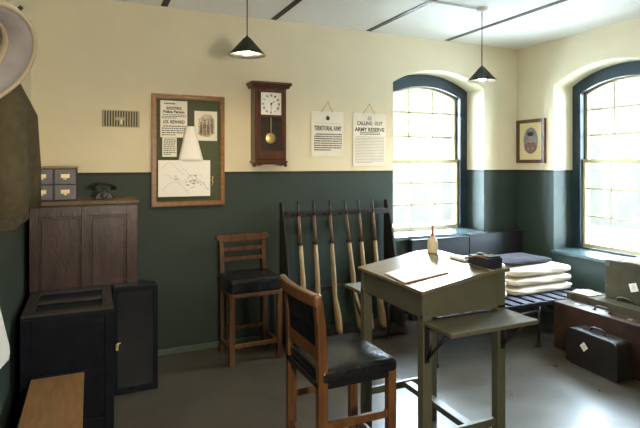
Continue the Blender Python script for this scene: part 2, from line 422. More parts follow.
BX0, BX1, BZ0, BZ1 = -3.886, -3.300, 1.200, 2.105
nb = root('notice_board', (BX0, 0, BZ0), 'oak framed notice board with green baize, papers pinned on it, left of the clock', 'notice board')
w, h = BX1 - BX0, BZ1 - BZ0
MB().ring([(0, 0), (w, 0), (w, h), (0, h)], [(.036, .036), (w - .036, .036), (w - .036, h - .036), (.036, h - .036)], 'y', -.032, 0) \
    .ring([(.008, .008), (w - .008, .008), (w - .008, h - .008), (.008, h - .008)], [(.024, .024), (w - .024, .024), (w - .024, h - .024), (.024, h - .024)], 'y', -.04, -.03).build('frame', 'frame', nb)
MB().box(.03, w - .03, -.012, 0, .03, h - .03).build('baize_panel', 'felt', nb)
yb = -.0135
def sheet(name, x, z, w, h, y, label, cat='poster', material='paper', rz=0, group=None, curl=.0):
    o = root(name, (x, y, z), label, cat, group)
    tmp = MB(); n = 8
    bmx = tmp.bm; vs = []
    for j in range(n + 1):
        row = []
        for i in range(n + 1):
            u, q = i / n, j / n
            yy = -.001 - curl * ((2 * u - 1) ** 2) * (1 - q)
            row.append(bmx.verts.new((u * w, yy, q * h)))
        vs.append(row)
    for j in range(n):
        for i in range(n): bmx.faces.new((vs[j][i], vs[j][i + 1], vs[j + 1][i + 1], vs[j + 1][i]))
    s = tmp.build('sheet', material, o)
    so = s.modifiers.new('solid', 'SOLIDIFY'); so.thickness = .0008; so.offset = 1
    return o
# reward poster
p = sheet('reward_poster', -3.818, 1.757, .212, .297, yb, 'cream printed reward poster at the top left of the notice board')
def heading(p, *a, material='ink', **k):
    t = MB(); put_text(t, *a, **k); return t.build('printed_heading', material, p)
heading(p, 'SHOOTING', .106, .235, .034, .12, -.0022, .0012); heading(p, 'Police Person', .106, .207, .030, .165, -.0022, .0012)
heading(p, '£25. REWARD', .106, .125, .036, .17, -.0022, .001)
for a_ in ((.02, .19, .262, .285, 1, -.0022, .010, 3), (.012, .2, .15, .19, 3, -.0022, None, 4), (.012, .2, .012, .10, 5, -.0022, None, 5)):
    t = MB(); text_lines(t, *a_); t.build('printed_text', 'ink', p)
p = sheet('notice_slip', -3.803, 1.60, .113, .155, yb, 'narrow printed slip pinned below the reward poster')
t = MB(); text_lines(t, .01, .105, .012, .15, 9, -.0022, None, 6); t.build('printed_text', 'ink', p)
p = sheet('engraved_picture', -3.548, 1.735, .188, .245, yb, 'sepia engraving of standing figures at the top right of the notice board', 'picture')
MB().prism([(.03, .05), (.06, .035), (.12, .03), (.165, .06), (.168, .17), (.14, .215), (.08, .22), (.035, .18)], 'y', -.0025, -.0018).build('engraved_scene', 'sepia', p)
t = MB()
for (x, z, s) in ((.055, .05, .11), (.085, .045, .14), (.115, .05, .12), (.145, .06, .13)):
    t.prism([(x - .012, z), (x - .014, z + s * .6), (x - .006, z + s * .8), (x + .006, z + s * .8), (x + .013, z + s * .6), (x + .010, z)], 'y', -.0035, -.0027)
    t.lathe([(0, -.0005), (.008, -.0005), (.008, .0005), (0, .0005)], 10, (x, -.003, z + s * .88), (0, -1, 0))
t.build('engraved_figures', 'sepiad', p)
# folded letter: tapering, stands off the board
o = root('folded_letter', (-3.578, yb - .002, 1.565), 'white folded letter hanging in a tapering shape at the centre of the notice board', 'paper')
t = MB(); n = 10; B = t.bm; rows = []
for j in range(n + 1):
    q = j / n; hw = .103 * (1 - q) + .034 * q; cx = .0 - .008 * q
    rows.append([B.verts.new((cx + hw * (2 * i / 8 - 1), -.004 - .030 * (1 - abs(2 * i / 8 - 1) ** 2) * (1 - .4 * q) - .006, q * .285)) for i in range(9)])
for j in range(n):
    for i in range(8): B.faces.new((rows[j][i], rows[j][i + 1], rows[j + 1][i + 1], rows[j + 1][i]))
for f in B.faces: f.smooth = True
s = t.build('sheet', 'paperw', o); so = s.modifiers.new('s', 'SOLIDIFY'); so.thickness = .0008
# faint drawn map
p = sheet('drawn_map', -3.838, 1.278, .415, .295, yb - .024, 'large white sheet with a pencil map drawing, lowest on the notice board', 'map', 'paperw', curl=.0)
t = MB(); rnd = random.Random(5)
def crv(pts, r=.0011): t.tube([(a, -.0025, b_) for a, b_ in pts], r, 5)
crv([(.03 + .02 * i, .23 + .045 * math.sin(i * .55) + .0) for i in range(10)]); crv([(.03 + .02 * i, .05 + .07 * math.sin(i * .33)) for i in range(12)])
crv([(.19 + .015 * i, .22 - .01 * i + .012 * math.sin(i * 1.2)) for i in range(13)]); crv([(.05 + .02 * i, .15 + .03 * math.cos(i * .5)) for i in range(16)])
crv([(.25 + .012 * i, .16 - .008 * i + .01 * math.sin(i * 2)) for i in range(10)])
t.build('pencil_lines', 'inkg', p)
t = MB()
for i in range(34):
    a, b_ = rnd.gauss(.265, .030), rnd.gauss(.115, .022)
    t.box(a, a + rnd.uniform(.006, .016), -.003, -.002, b_, b_ + rnd.uniform(.002, .006))
for a, b_ in ((.13, .15), (.125, .165), (.13, .138), (.15, .14), (.36, .09), (.37, .07), (.385, .055), (.35, .105)): t.box(a, a + .018, -.003, -.002, b_, b_ + .003)
t.build('drawn_houses', 'ink', p)
o = tag(MB().tube([(-3.402, -.016, 1.365), (-3.396, -.022, 1.39), (-3.404, -.022, 1.41), (-3.396, -.02, 1.425), (-3.40, -.016, 1.44)], .0035, 6).build('key', 'brass'), 'small brass key hanging at the lower right of the notice board', 'key')

# clock
CK = root('wall_clock', (-2.925, 0, 1.535), 'dark wooden wall clock with white Roman dial and brass pendulum', 'clock')
cd_ = .13
MB().box(-.140, .140, -cd_, 0, .03, .655, .004).build('clock_case', 'mahog', CK)
MB().box(-.168, .168, -cd_ - .025, 0, .655, .675, .006).box(-.182, .182, -cd_ - .04, 0, .675, .705, .010).build('cornice', 'mahog', CK)
MB().box(-.15, .15, -cd_ - .012, 0, .015, .035, .005).prism([(-.14, .015), (.14, .015), (.10, -.01), (.06, .002), (-.06, .002), (-.10, -.01)], 'y', -cd_, 0).lathe([(0, -.02), (.014, -.014), (.016, 0), (.01, .012), (0, .014)], 14, (-.14, -cd_ + .02, 0)).lathe([(0, -.02), (.014, -.014), (.016, 0), (.01, .012), (0, .014)], 14, (.14, -cd_ + .02, 0)).build('base_moulding', 'mahog', CK)
MB().ring([(-.125, .05), (.125, .05), (.125, .645), (-.125, .645)], [(-.092, .12), (.092, .12), (.092, .615), (-.092, .615)], 'y', -cd_ - .014, -cd_).box(-.1, .1, -cd_ - .014, -cd_, .405, .425, .002).build('door_frame', 'mahog', CK)
for sx in (-1, 1): MB().lathe([(0, .006), (.012, .006), (.016, 0), (0, 0)], 16, (sx * .108, -cd_ - .014, .630), (0, -1, 0)).build('rosette', 'oakd', CK)
MB().box(-.093, .093, -cd_ - .005, -cd_ - .001, .42, .62).build('dial', 'dial', CK)
t = MB(); nums = ['XII', 'I', 'II', 'III', 'IIII', 'V', 'VI', 'VII', 'VIII', 'IX', 'X', 'XI']
for i, s_ in enumerate(nums):
    a = R(30 * i); me = text_mesh(s_, .026, .009 + .004 * len(s_), .0008)
    me.transform(Matrix.Translation((.070 * math.sin(a), -cd_ - .0055, .518 + .072 * math.cos(a))) @ Matrix.Rotation(a, 4, 'Y') @ Matrix.Rotation(R(90), 4, 'X'))
    t.bm.from_mesh(me); bpy.data.meshes.remove(me)
t.build('roman_numerals', 'ink', CK)
t = MB()
def hand(ang, L, w):
    a = R(ang); d = Vector((math.sin(a), 0, math.cos(a))); q = Vector((math.cos(a), 0, -math.sin(a)))
    c0 = Vector((0, -cd_ - .008, .518)); P_ = [c0 - q * w - d * .01, c0 + q * w - d * .01, c0 + q * w * .6 + d * L, c0 - q * w * .6 + d * L]
    t.prism([(p.x, p.z) for p in P_], 'y', -cd_ - .009, -cd_ - .0075)
hand(52, .045, .003); hand(180, .068, .002); t.lathe([(0, 0), (.007, 0), (.007, .004), (0, .004)], 12, (0, -cd_ - .0075, .518), (0, -1, 0)); t.build('clock_hands', 'black', CK)
MB().box(-.093, .093, -cd_ - .0015, -cd_ - .0005, .12, .405).build('recess_shade_panel', mat('wood with painted recess shade', (.03, .018, .014), .6), CK)  # flat panel on the case front; recess shade is put into its colour
pd = MB().box(-.003, .003, -cd_ - .006, -cd_ - .004, .24, .405).build('pendulum_rod', 'brass', CK)
MB().lathe([(0, .006), (.038, .004), (.046, 0), (.046, -.001), (0, -.001)], 32, (-.004, -cd_ - .004, .225), (0, -1, 0)).build('pendulum_bob', 'brass', CK)
MB().box(-.093, .093, -cd_ - .0125, -cd_ - .0115, .12, .405).build('clock_glass', 'glass', CK)

# hanging notices
def hung(x, z, w, h, label, sx):
    o = root('hanging_notice', (x, -.006, z), label, 'notice', 'printed notices hung on strings')
    s = MB().box(0, w, -.003, 0, 0, h).build('sheet', 'paper', o)
    MB().tube([(w * .30, -.004, h - .005), (sx, -.004, h + .085), (w * .66, -.004, h - .005)], .0022, 6).build('hanging_string', mat('jute string', (.25, .21, .13), .9), o)
    MB().tube([(sx, .004, h + .083), (sx, -.012, h + .085)], .003, 6).build('nail', 'iron', o)
    return o
p = hung(-2.497, 1.61, .327, .415, 'smaller printed notice headed TERRITORIAL ARMY, nearer the clock', .165)
heading(p, 'TERRITORIAL', .122, .258, .056, .185, -.0035, .0015); heading(p, 'ARMY', .266, .258, .056, .085, -.0035, .0015)
t = MB(); text_lines(t, .028, .31, .05, .215, 8, -.0037, .011, 11); t.build('printed_text', 'ink', p)
t = MB(); t.prism([(.15, .335), (.18, .335), (.185, .36), (.172, .372), (.165, .38), (.158, .372), (.145, .36)], 'y', -.0037, -.003); t.build('printed_crest', 'ink', p)
MB().box(.03, .30, -.0035, -.003, .305, .308).build('printed_rule', 'inkg', p)
p = hung(-2.068, 1.522, .36, .505, 'taller printed notice headed CALLING OUT ARMY RESERVE, nearer the window', .175)
heading(p, 'CALLING  OUT', .18, .405, .050, .28, -.0035, .0012); heading(p, 'ARMY RESERVE', .18, .345, .050, .325, -.0035, .0015)
t = MB(); text_lines(t, .07, .30, .295, .325, 2, -.0037, .008, 21, center=True); t.build('printed_subheading', 'ink', p)
t = MB(); text_lines(t, .022, .338, .025, .285, 18, -.0037, .0050, 22); t.build('printed_text', 'inkm', p)
t = MB(); t.box(.155, .20, -.0037, -.003, .435, .462); t.prism([(.155, .462), (.20, .462), (.19, .478), (.178, .47), (.165, .478)], 'y', -.0037, -.003); t.build('printed_crest', 'inkg', p)

# portrait on the right wall, tilted slightly forward
pf = root('framed_portrait', (0, -.2, 1.55), 'oval portrait of a moustached uniformed person in a dark frame beside the right window', 'picture', rz=R(-90))
fw, fh = .19, .468
MB().ring([(-fw, 0), (fw, 0), (fw, fh), (-fw, fh)], [(-fw + .036, .036), (fw - .036, .036), (fw - .036, fh - .036), (-fw + .036, fh - .036)], 'y', -.028, 0).build('frame', 'mahog', pf)
MB().box(-fw + .03, fw - .03, -.014, 0, .03, fh - .03).build('mount', 'gold', pf)
def oval(cx, cz, a, b_, n=32): return [(cx + a * math.cos(2 * math.pi * k / n), cz + b_ * math.sin(2 * math.pi * k / n)) for k in range(n)]
MB().prism(oval(0, .24, .098, .142), 'y', -.0155, -.014).build('oval_print', 'photo', pf)
MB().prism([(-.088, .17), (-.07, .205), (-.028, .225), (.028, .225), (.07, .205), (.088, .17), (.072, .132), (.03, .104), (0, .1), (-.03, .104), (-.072, .132)], 'y', -.0165, -.0155).build('tunic', 'photor', pf)
MB().prism(oval(0, .262, .030, .046, 20), 'y', -.0175, -.0165).build('face', 'skin', pf)
t = MB(); t.prism([(-.032, .288), (.032, .288), (.044, .315), (.038, .332), (-.038, .332), (-.044, .315)], 'y', -.0185, -.0175); t.build('cap', 'photod', pf)
MB().box(-.020, .020, -.0185, -.0175, .246, .253).build('moustache', 'photod', pf)
for x in (-.011, .011): MB().box(x - .005, x + .005, -.0185, -.0175, .270, .275).build('eye', 'photod', pf)
for x in (-.03, .03): MB().lathe([(0, .001), (.006, .001), (.006, -.001), (0, -.001)], 10, (x, -.0168, .155), (0, -1, 0)).build('tunic_button', 'gold', pf)

# ------------------------------------------------------------------ left corner: cabinet, card drawers, telephone, boxes
c = root('panelled_cabinet', (-4.36, -.235, 0), 'tall plum brown cabinet with two panels standing in the left corner', 'cabinet')
x0, x1, y0, y1 = -.335, .335, -.205, .215
MB().box(x0, x1, y0, y1, .04, 1.262, .004).box(x0 + .01, x1 - .01, y0 + .02, y1, 0, .04).build('body', 'cab', c)
MB().box(x0 - .01, x1 + .01, y0 - .018, y1, 1.262, 1.29, .006).build('top', 'cabtop', c)
dr = MB()
fy = y0 - .02
for a, b_ in ((x0, x0 + .055), (-.028, .028), (x1 - .075, x1)): dr.box(a, b_, fy, y0, .06, 1.255, .003)
for a, b_ in ((.06, .12), (1.19, 1.255)): dr.box(x0, x1, fy + .001, y0, a, b_, .003)
dr.build('panel_frame', 'cab', c)
for a, b_ in ((x0 + .055, -.028), (.028, x1 - .075)): MB().box(a + .012, b_ - .012, fy + .011, y0, .135, 1.175, .004).build('door_panel', 'cab', c)

c = root('card_drawers', (-4.56, -.23, 1.29), 'grey blue four drawer card cabinet standing on the tall brown cabinet', 'drawers')
MB().box(-.145, .145, -.10, .12, 0, .222, .003).build('body', mat('dark drawer carcass', (.03, .026, .028), .5), c)
MB().box(-.15, .15, -.105, .16, .222, .236, .003).build('top', 'cardtop', c)
for i in range(2):
    for j in range(2):
        cx = -.0715 + .143 * i; z0 = .006 + .108 * j
        d = MB().box(cx - .066, cx + .066, -.112, -.10, z0, z0 + .102, .003).build('drawer', 'card', c)
        MB().box(cx - .028, cx + .028, -.1165, -.112, z0 + .042, z0 + .070, .002).box(cx - .012, cx + .012, -.132, -.112, z0 + .030, z0 + .042, .004).build('label_holder', 'brass', d)
        MB().box(cx - .022, cx + .022, -.1175, -.1165, z0 + .047, z0 + .066).build('label_card', 'paper', d)

c = root('telephone', (-4.24, -.28, 1.29), 'old black desk telephone standing on the tall brown cabinet', 'telephone')
MB().prism([(-.07, 0), (-.07, .02), (-.055, .05), (.0, .075), (.055, .05), (.07, .02), (.07, 0)], 'y', -.06, .06, .006).build('body', 'black', c)
t = MB()
t.box(-.02, .02, -.02, .02, .06, .078, .003)
for sx in (-1, 1): t.box(sx * .035 - .006, sx * .035 + .006, -.02, .02, .06, .105, .003)
t.box(-.04, .04, -.012, .012, .068, .078, .002)
t.build('cradle', 'black', c); c.scale = (.86, .86, .86)
t = MB(); t.tube([(-.075, 0, .108), (-.05, 0, .122), (0, 0, .127), (.05, 0, .122), (.075, 0, .108)], .010, 10)
for sx in (-1, 1): t.lathe([(0, .028), (.014, .028), (.024, 0), (.02, -.006), (0, -.006)], 18, (sx * .078, 0, .082))
t.build('handset', 'black', c)
MB().lathe([(0, .006), (.026, .006), (.03, 0), (0, 0)], 24, (0, -.060, .037), (0, -1, .3)).build('dial', 'steel', c)
MB().tube([(.06, .03, .008), (.10, .02, .005), (.14, .05, .005), (.17, .12, .005)], .004, 6).build('telephone_cord', mat('brown braided cord', (.12, .075, .03), .8), c)

c = root('black_box_cupboard', (-4.4425, -.765, 0), 'square blue black wooden box with panelled top, in front of the tall brown cabinet', 'box')
x0, x1, y0, y1 = -.2375, .2375, -.30, .295
MB().box(x0, x1, y0, y1, 0, .695, .006).build('body', 'blackbox', c)
t = MB(); z0, z1 = .695, .712
for a in ((x0, x1, y0, y0 + .07), (x0, x1, y1 - .07, y1), (x0, x0 + .06, y0 + .07, y1 - .07), (x1 - .06, x1, y0 + .07, y1 - .07), (x0 + .06, x1 - .06, -.03, .02)): t.box(*a, z0, z1, .003)
t.build('lid_frame', 'boxtop', c)
t = MB()
for a in ((x0, x0 + .05, .02, .69), (x1 - .05, x1, .02, .69), (x0 + .05, x1 - .05, .62, .69), (x0 + .05, x1 - .05, .32, .37), (x0 + .05, x1 - .05, .02, .09)): t.box(a[0], a[1], y0 - .012, y0, a[2], a[3], .003)
t.build('front_frame', 'blackbox', c)

c = root('black_leathercloth_trunk', (-4.05, -.53, 0), 'upright black trunk with brass catch, beside the square box', 'trunk')
MB().box(-.145, .145, -.075, .065, 0, .715, .018, 3).build('body', 'trunk', c)
MB().ring([(-.143, .004), (.143, .004), (.143, .712), (-.143, .712)], [(-.115, .035), (.115, .035), (.115, .68), (-.115, .68)], 'y', -.088, -.073).build('rim', 'blackbox', c)
MB().lathe([(0, .012), (.010, .010), (.012, 0), (0, 0)], 14, (-.118, -.088, .335), (0, -1, 0)).box(-.126, -.110, -.094, -.088, .30, .33, .002).box(-.118, -.095, -.10, -.09, .345, .352, .002).build('catch', 'brass', c)

c = root('wooden_crate', (-4.495, -1.47, 0), 'pale brown wooden crate on the floor at the bottom left', 'crate')
MB().box(-.125, .125, -.385, .385, .012, .352, .004).build('body', 'crate', c)
MB().box(-.132, .132, -.395, .375, .352, .37, .003).build('lid', 'crate', c)

# ------------------------------------------------------------------ left wall: coat rail, jacket, helmet, paper
c = root('coat_rail', (XL, -2.1, 2.14), 'metal coat hook rail fixed on the left wall above the jacket', 'coat rail')
MB().box(0, .022, -.5, .35, -.03, .03, .004).build('rail', 'mahog', c)
for y in (-.35, -.02, .27):
    MB().tube([(.02, y, 0), (.07, y, .0), (.11, y, .015), (.13, y, .05)], .008, 8).lathe([(0, -.012), (.012, 0), (0, .012)], 10, (.13, y, .055)).box(.02, .03, y - .02, y + .02, -.025, .025, .003).build('hook', 'steel', c)
# jacket: hangs open-bottomed, flat against the wall
c = root('khaki_jacket', (XL + .02, -2.34, 1.355), 'khaki serge tunic hanging on the left wall under the pale sun helmet', 'jacket')
t = MB(); B = t.bm
prof = [(.0, .285, .092), (.004, .287, .094), (.10, .280, .094), (.22, .262, .09), (.32, .242, .085), (.42, .215, .08), (.48, .185, .07), (.53, .13, .055), (.57, .065, .045), (.60, .055, .04)]
rings = []
for (z, hy, dx) in prof:
    rg = []
    for k in range(56):
        a = 2 * math.pi * k / 56
        f = 1 + .05 * math.sin(a * 8 + z * 3) * (1 - z / .65)
        ca, sa = math.cos(a), math.sin(a)
        rg.append(B.verts.new((.085 + dx * math.copysign(abs(ca) ** .8, ca) * f, hy * math.copysign(abs(sa) ** .85, sa), z + .006 * math.sin(a * 3))))
    rings.append(rg)
for i in range(len(rings) - 1):
    for k in range(56): B.faces.new((rings[i][k], rings[i][(k + 1) % 56], rings[i + 1][(k + 1) % 56], rings[i + 1][k]))
for f in B.faces: f.smooth = True
bmesh.ops.recalc_face_normals(B, faces=B.faces)
o = t.build('tunic_body', 'khaki', c); so = o.modifiers.new('s', 'SOLIDIFY'); so.thickness = .004
for sy in (-1, 1):
    t = MB(); t.tube([(.12, sy * .13, .47), (.15, sy * .185, .36), (.160, sy * .215, .18), (.162, sy * .225, .035)], [.030, .050, .048, .045], 20)
    t.build('sleeve', 'khaki', c)
for sy in (-1, 1):
    p_ = MB().box(.171, .183, sy * .08 - .055, sy * .08 + .055, .06, .17, .005).build('pocket', 'khaki', c)
    MB().box(.172, .187, sy * .08 - .058, sy * .08 + .058, .145, .18, .005).build('pocket_flap', 'khaki', p_)
# sun helmet, open side towards the room
c = root('sun_helmet', (XL + .105, -2.70, 1.845), 'pale grey canvas sun helmet with buff brim binding, hung above the khaki tunic', 'helmet')
ax = Vector((.55, -.50, -.55)).normalized()
def hel(name, prof, material, parent):
    t = MB(); t.lathe(prof, 48, (0, 0, 0)); B = t.bm
    q = Vector((0, 0, 1)).rotation_difference(ax).to_matrix().to_4x4()
    bmesh.ops.transform(B, matrix=q, verts=B.verts)
    return t.build(name, material, parent)
hel('crown_and_brim', [(0, -.105), (.05, -.098), (.09, -.075), (.108, -.03), (.112, .0), (.135, .018), (.158, .036), (.156, .040), (.132, .024), (.106, .006), (.100, -.028), (.082, -.068), (.045, -.088), (0, -.095)], 'helmet', c)
hel('brim_binding', [(.152, .034), (.160, .034), (.163, .038), (.160, .044), (.152, .044), (.150, .039), (.152, .034)], 'piping', c)
hel('sweatband', [(.1045, .004), (.101, .004), (.095, -.026), (.0985, -.026), (.1045, .004)], 'piping', c)
# white paper hanging aslant low on the left wall
c = root('hanging_paper', (XL, -1.62, .58), 'white sheet of paper hanging aslant low on the left wall', 'paper')
MB().prism([(-.55, .20), (.03, .395), (.44, .02), (.47, -.03), (.42, -.05), (-.05, .04), (-.5, -.05)], 'x', .005, .009).build('sheet', 'paperw', c)
MB().tube([(.0, .02, .37), (.012, .02, .37)], .006, 8).build('pin', 'brass', c)

# ------------------------------------------------------------------ far stool (faces the room)
c = root('oak_high_stool', (-3.155, -.29, 0), 'high oak chair with thick black seat, against the green wall under the clock', 'chair', 'high clerks chairs', rz=R(2))
hw, fy, by = .195, -.16, .17
for sx in (-1, 1):
    MB().prism([(sx * hw - .02, 0), (sx * hw + .02, 0), (sx * hw + .02, .55), (sx * hw - .02, .55)], 'y', fy - .0, fy + .04, .003).build('leg', 'oakd', c)
    t = MB(); x = sx * (hw - .012)
    t.prism([(by - .02, 0), (by + .02, 0), (by + .015, .55), (by + .055, .93), (by + .020, .94), (by - .02, .55)], 'x', x - .017, x + .017, .003); t.build('leg', 'oakd', c)
t = MB().box(-hw - .018, hw + .018, fy - .012, by - .005, .535, .66, .032, 4, smooth=True); t.build('seat', 'leather', c)
MB().box(-hw - .012, hw + .012, fy - .008, by - .01, .515, .545, .004).build('seat_rail', 'oakd', c)
t = MB()
t.prism([(-hw - .035, .925), (-hw - .022, .955), (hw + .022, .955), (hw + .035, .925), (hw + .0, .895), (-hw, .895)], 'y', by + .012, by + .045, .005); t.build('crest_rail', 'oakd', c)
for z, yy in ((.835, .012), (.755, .002)): MB().box(-hw, hw, by + yy, by + yy + .022, z - .016, z + .016, .004).build('back_rail', 'oakd', c)
MB().box(-hw, hw, fy + .008, fy + .030, .125, .155, .003).build('stretcher', 'oak', c)
MB().box(-hw, hw, by - .012, by + .010, .17, .20, .003).build('stretcher', 'oakd', c)
for sx in (-1, 1): MB().box(sx * hw - .011, sx * hw + .011, fy + .02, by, .10, .13, .003).build('stretcher', 'oakd', c)

# ------------------------------------------------------------------ near stool (faces the desk, +X)
c = root('oak_clerk_chair', (-3.215, -2.02, 0), 'oak high chair with curved crest and padded black back, drawn up to the desk', 'chair', 'high clerks chairs')
hx, hy = .20, .21
for sy in (-1, 1):
    y = sy * (hy - .02)
    MB().box(hx - .042, hx, y - .02, y + .02, 0, .60, .003).build('leg', 'oak', c)
    t = MB(); t.prism([(-hx - .0, 0), (-hx + .045, 0), (-hx + .045, .62), (-hx + .036, .80), (-hx + .020, .94), (-hx - .018, .94), (-hx - .004, .80), (-hx, .60)], 'y', y - .02, y + .02, .004); t.build('leg', 'oak', c)
# seat: leather pad, slightly domed with a front roll
t = MB(); B = t.bm; n = 10
def grid(nx, ny, f):
    V = [[B.verts.new(f(i / nx, j / ny)) for i in range(nx + 1)] for j in range(ny + 1)]
    for j in range(ny):
        for i in range(nx): B.faces.new((V[j][i], V[j][i + 1], V[j + 1][i + 1], V[j + 1][i]))
t.box(-hx + .01, hx + .008, -hy - .004, hy + .004, .565, .628, .022, 4, smooth=True)
for v_ in B.verts:
    if v_.co.z > .61: v_.co.z += .018 * max(0, 1 - (v_.co.x / .2) ** 2) * max(0, 1 - (v_.co.y / .24) ** 2)
t.build('seat', 'leather', c)
t = MB(); B = t.bm
grid(12, 12, lambda u, v_: (-hx + .02 + u * (2 * hx - .03), -hy + .015 + v_ * (2 * hy - .03), .628 + .018 * math.sin(math.pi * u) ** .6 * math.sin(math.pi * v_) ** .6 - .001))
for f in B.faces: f.smooth = True
t.build('seat_dome', 'leather', c)
MB().box(-hx, hx - .002, -hy + .002, hy - .002, .545, .575, .004).build('seat_rail', 'leather', c)
# crest rail: curved in plan and with rolled top
t = MB(); n = 14; L1 = []; L2 = []
for i in range(n + 1):
    y = -hy - .028 + (2 * hy + .056) * i / n; q = (2 * i / n - 1); L1.append((-hx - .030 - .026 * (1 - q * q), y)); L2.append((-hx + .008 - .026 * (1 - q * q), y))
t.prism(L1 + L2[::-1], 'z', .918, .978, .014); t.build('crest_rail', 'oak', c)
t = MB(); t.prism([(-hx + .026, .70), (-hx + .022, .80), (-hx + .006, .925), (-hx - .014, .925), (-hx + .002, .80), (-hx + .006, .70)], 'y', -hy + .04, hy - .04, .005); t.build('backrest', 'leather', c)
MB().box(-hx + .002, -hx + .034, -hy + .03, hy - .03, .665, .725, .005).build('back_rail', 'oak', c)
for sy in (-1, 1):
    MB().box(-hx + .02, hx - .02, sy * (hy - .02) - .011, sy * (hy - .02) + .011, .355, .39, .003).build('stretcher', 'oak', c)
MB().box(hx - .032, hx - .012, -hy + .03, hy - .03, .16, .20, .003).build('stretcher', 'oak', c)
MB().box(-hx + .012, -hx + .032, -hy + .03, hy - .03, .20, .24, .003).build('stretcher', 'oak', c)

# ------------------------------------------------------------------ desk
DX0, DX1, DY0, DY1 = -2.925, -2.425, -2.315, -1.712
c = root('sloping_desk', ((DX0 + DX1) / 2, (DY0 + DY1) / 2, 0), 'high olive grey sloping writing desk with folding side flaps', 'desk')
O = ((DX0 + DX1) / 2, (DY0 + DY1) / 2, 0)
for (x, y) in ((DX0, DY0), (DX0, DY1 - .045), (DX1 - .05, DY0), (DX1 - .05, DY1 - .045)):
    MB().box(x, x + .052, y, y + .045, 0, .84, .003).build('leg', 'desk', c, O)
zl, zh = .938, .998      # underside of the top at the low edge and at the hinge
XH = -2.515
t = MB()
def side(y0, y1): t.prism([(DX0, .825), (DX0, zl), (XH, zh), (DX1, zh + .004), (DX1, .825)], 'y', y0, y1)
side(DY0 + .006, DY0 + .024); side(DY1 - .024, DY1 - .006)
t.prism([(DX0 + .004, .825), (DX0 + .004, zl), (DX0 + .022, zl + .004), (DX0 + .022, .825)], 'y', DY0 + .024, DY1 - .024)
t.prism([(DX1 - .022, .825), (DX1 - .022, zh), (DX1 - .004, zh), (DX1 - .004, .825)], 'y', DY0 + .024, DY1 - .024)
t.box(DX0 + .02, DX1 - .02, DY0 + .02, DY1 - .02, .825, .84); t.box(DX1 - .05, DX1 - .001, DY0 + .0, DY0 + .006, .825, zh, .001)
t.build('desk_box', 'desk', c, O)
t = MB(); t.prism([(DX0 - .014, zl + .001), (DX0 - .014, zl + .018), (XH - .002, zh + .022), (XH - .002, zh + .002)], 'y', DY0 - .012, DY1 + .012, .004); t.build('lid', 'desktop', c, O)
t = MB(); t.prism([(XH + .002, zh + .003), (XH + .002, zh + .022), (DX1 + .022, zh + .024), (DX1 + .022, zh + .006)], 'y', DY0 - .012, DY1 + .012, .004); t.build('back_ledge', 'desktop', c, O)
# H stretchers: side rails at both ends with a middle rail
zs = .25
for y in (DY0 + .012, DY1 - .034): MB().box(DX0 + .04, DX1 - .04, y, y + .022, zs - .02, zs + .02, .003).build('stretcher', 'desk', c, O)
MB().box(-2.65, -2.60, DY0 + .03, DY1 - .03, zs - .018, zs + .014, .003).build('middle_stretcher', 'desk', c, O)
for (ya, yb_) in ((DY0 - .205, DY0 - .004), (DY1 + .004, DY1 + .205)):
    f_ = MB().box(-2.925, -2.42, ya, yb_, .797, .817, .004); fl = f_.build('side_flap', 'desk', c, O)
    near = ya < DY0
    for x in (-2.905, -2.445):
        yw = DY0 - .006 if near else DY1 + .006; yo = yw - .14 if near else yw + .14
        MB().tube([(x, yw, .64), (x, yo, .786)], .0075, 8).box(x - .012, x + .012, min(yw, yw + (.006 if near else -.006)), max(yw, yw + (.006 if near else -.006)), .62, .80).build('flap_bracket', 'iron', fl, O)

# things on the desk: slope angle
sl = math.atan2(zh - zl, XH - DX0)
def zt(x): return zl + .0192 + (x - DX0) * math.tan(sl)
c = root('open_ledger', (-2.80, -2.06, zt(-2.80) + .001), 'flat open book of white pages with brown cover edges, lying on the desk slope', 'book')
c.rotation_euler = (0, -sl, R(-6))
MB().box(-.120, .135, -.125, .11, 0, .003, .001).build('cover', 'cover', c)
t = MB(); t.prism([(-.115, .003), (-.115, .006), (-.03, .0085), (.025, .006), (.07, .0085), (.13, .006), (.13, .003)], 'y', -.12, .105); t.build('page_block', 'pages', c)
c = root('stoneware_bottle', (-2.488, -1.80, zh + .0235), 'cream bottle with a red brown brush handle in its neck, on the far desk ledge', 'bottle')
MB().lathe([(0, 0), (.029, 0), (.031, .006), (.031, .062), (.024, .080), (.014, .086), (.014, .098), (.011, .098), (.011, .084), (0, .082)], 28).build('bottle_body', 'cream', c)
MB().lathe([(0, .082), (.010, .09), (.012, .098), (.0075, .12), (.006, .158), (.004, .163), (0, .163)], 14).build('brush_handle', 'red', c)
c = root('ink_box', (-2.470, -2.215, zh + .0245), 'small dark ink stand box at the near end of the desk ledge', 'ink stand')
MB().box(-.045, .050, -.075, .075, 0, .046, .004).build('box_body', 'navy', c)
MB().box(-.03, .045, -.068, -.005, .046, .054, .003).build('lid', 'black', c)
MB().lathe([(0, 0), (.019, 0), (.019, .008), (.008, .012), (0, .013)], 18, (.01, .04, .046)).build('inkwell_cap', 'steel', c)
MB().tube([(-.078, .06, .030), (-.05, .015, .047), (-.038, -.045, .050)], .0042, 8).build('pen_rest', 'crate', c)
c = root('writing_pad', (-2.488, -2.03, zh + .0245), 'pale folded papers lying between the bottle and the ink box on the desk ledge', 'papers')
MB().box(-.02, .05, -.07, .06, 0, .012, .003).build('folded_sheets', 'paperw', c)

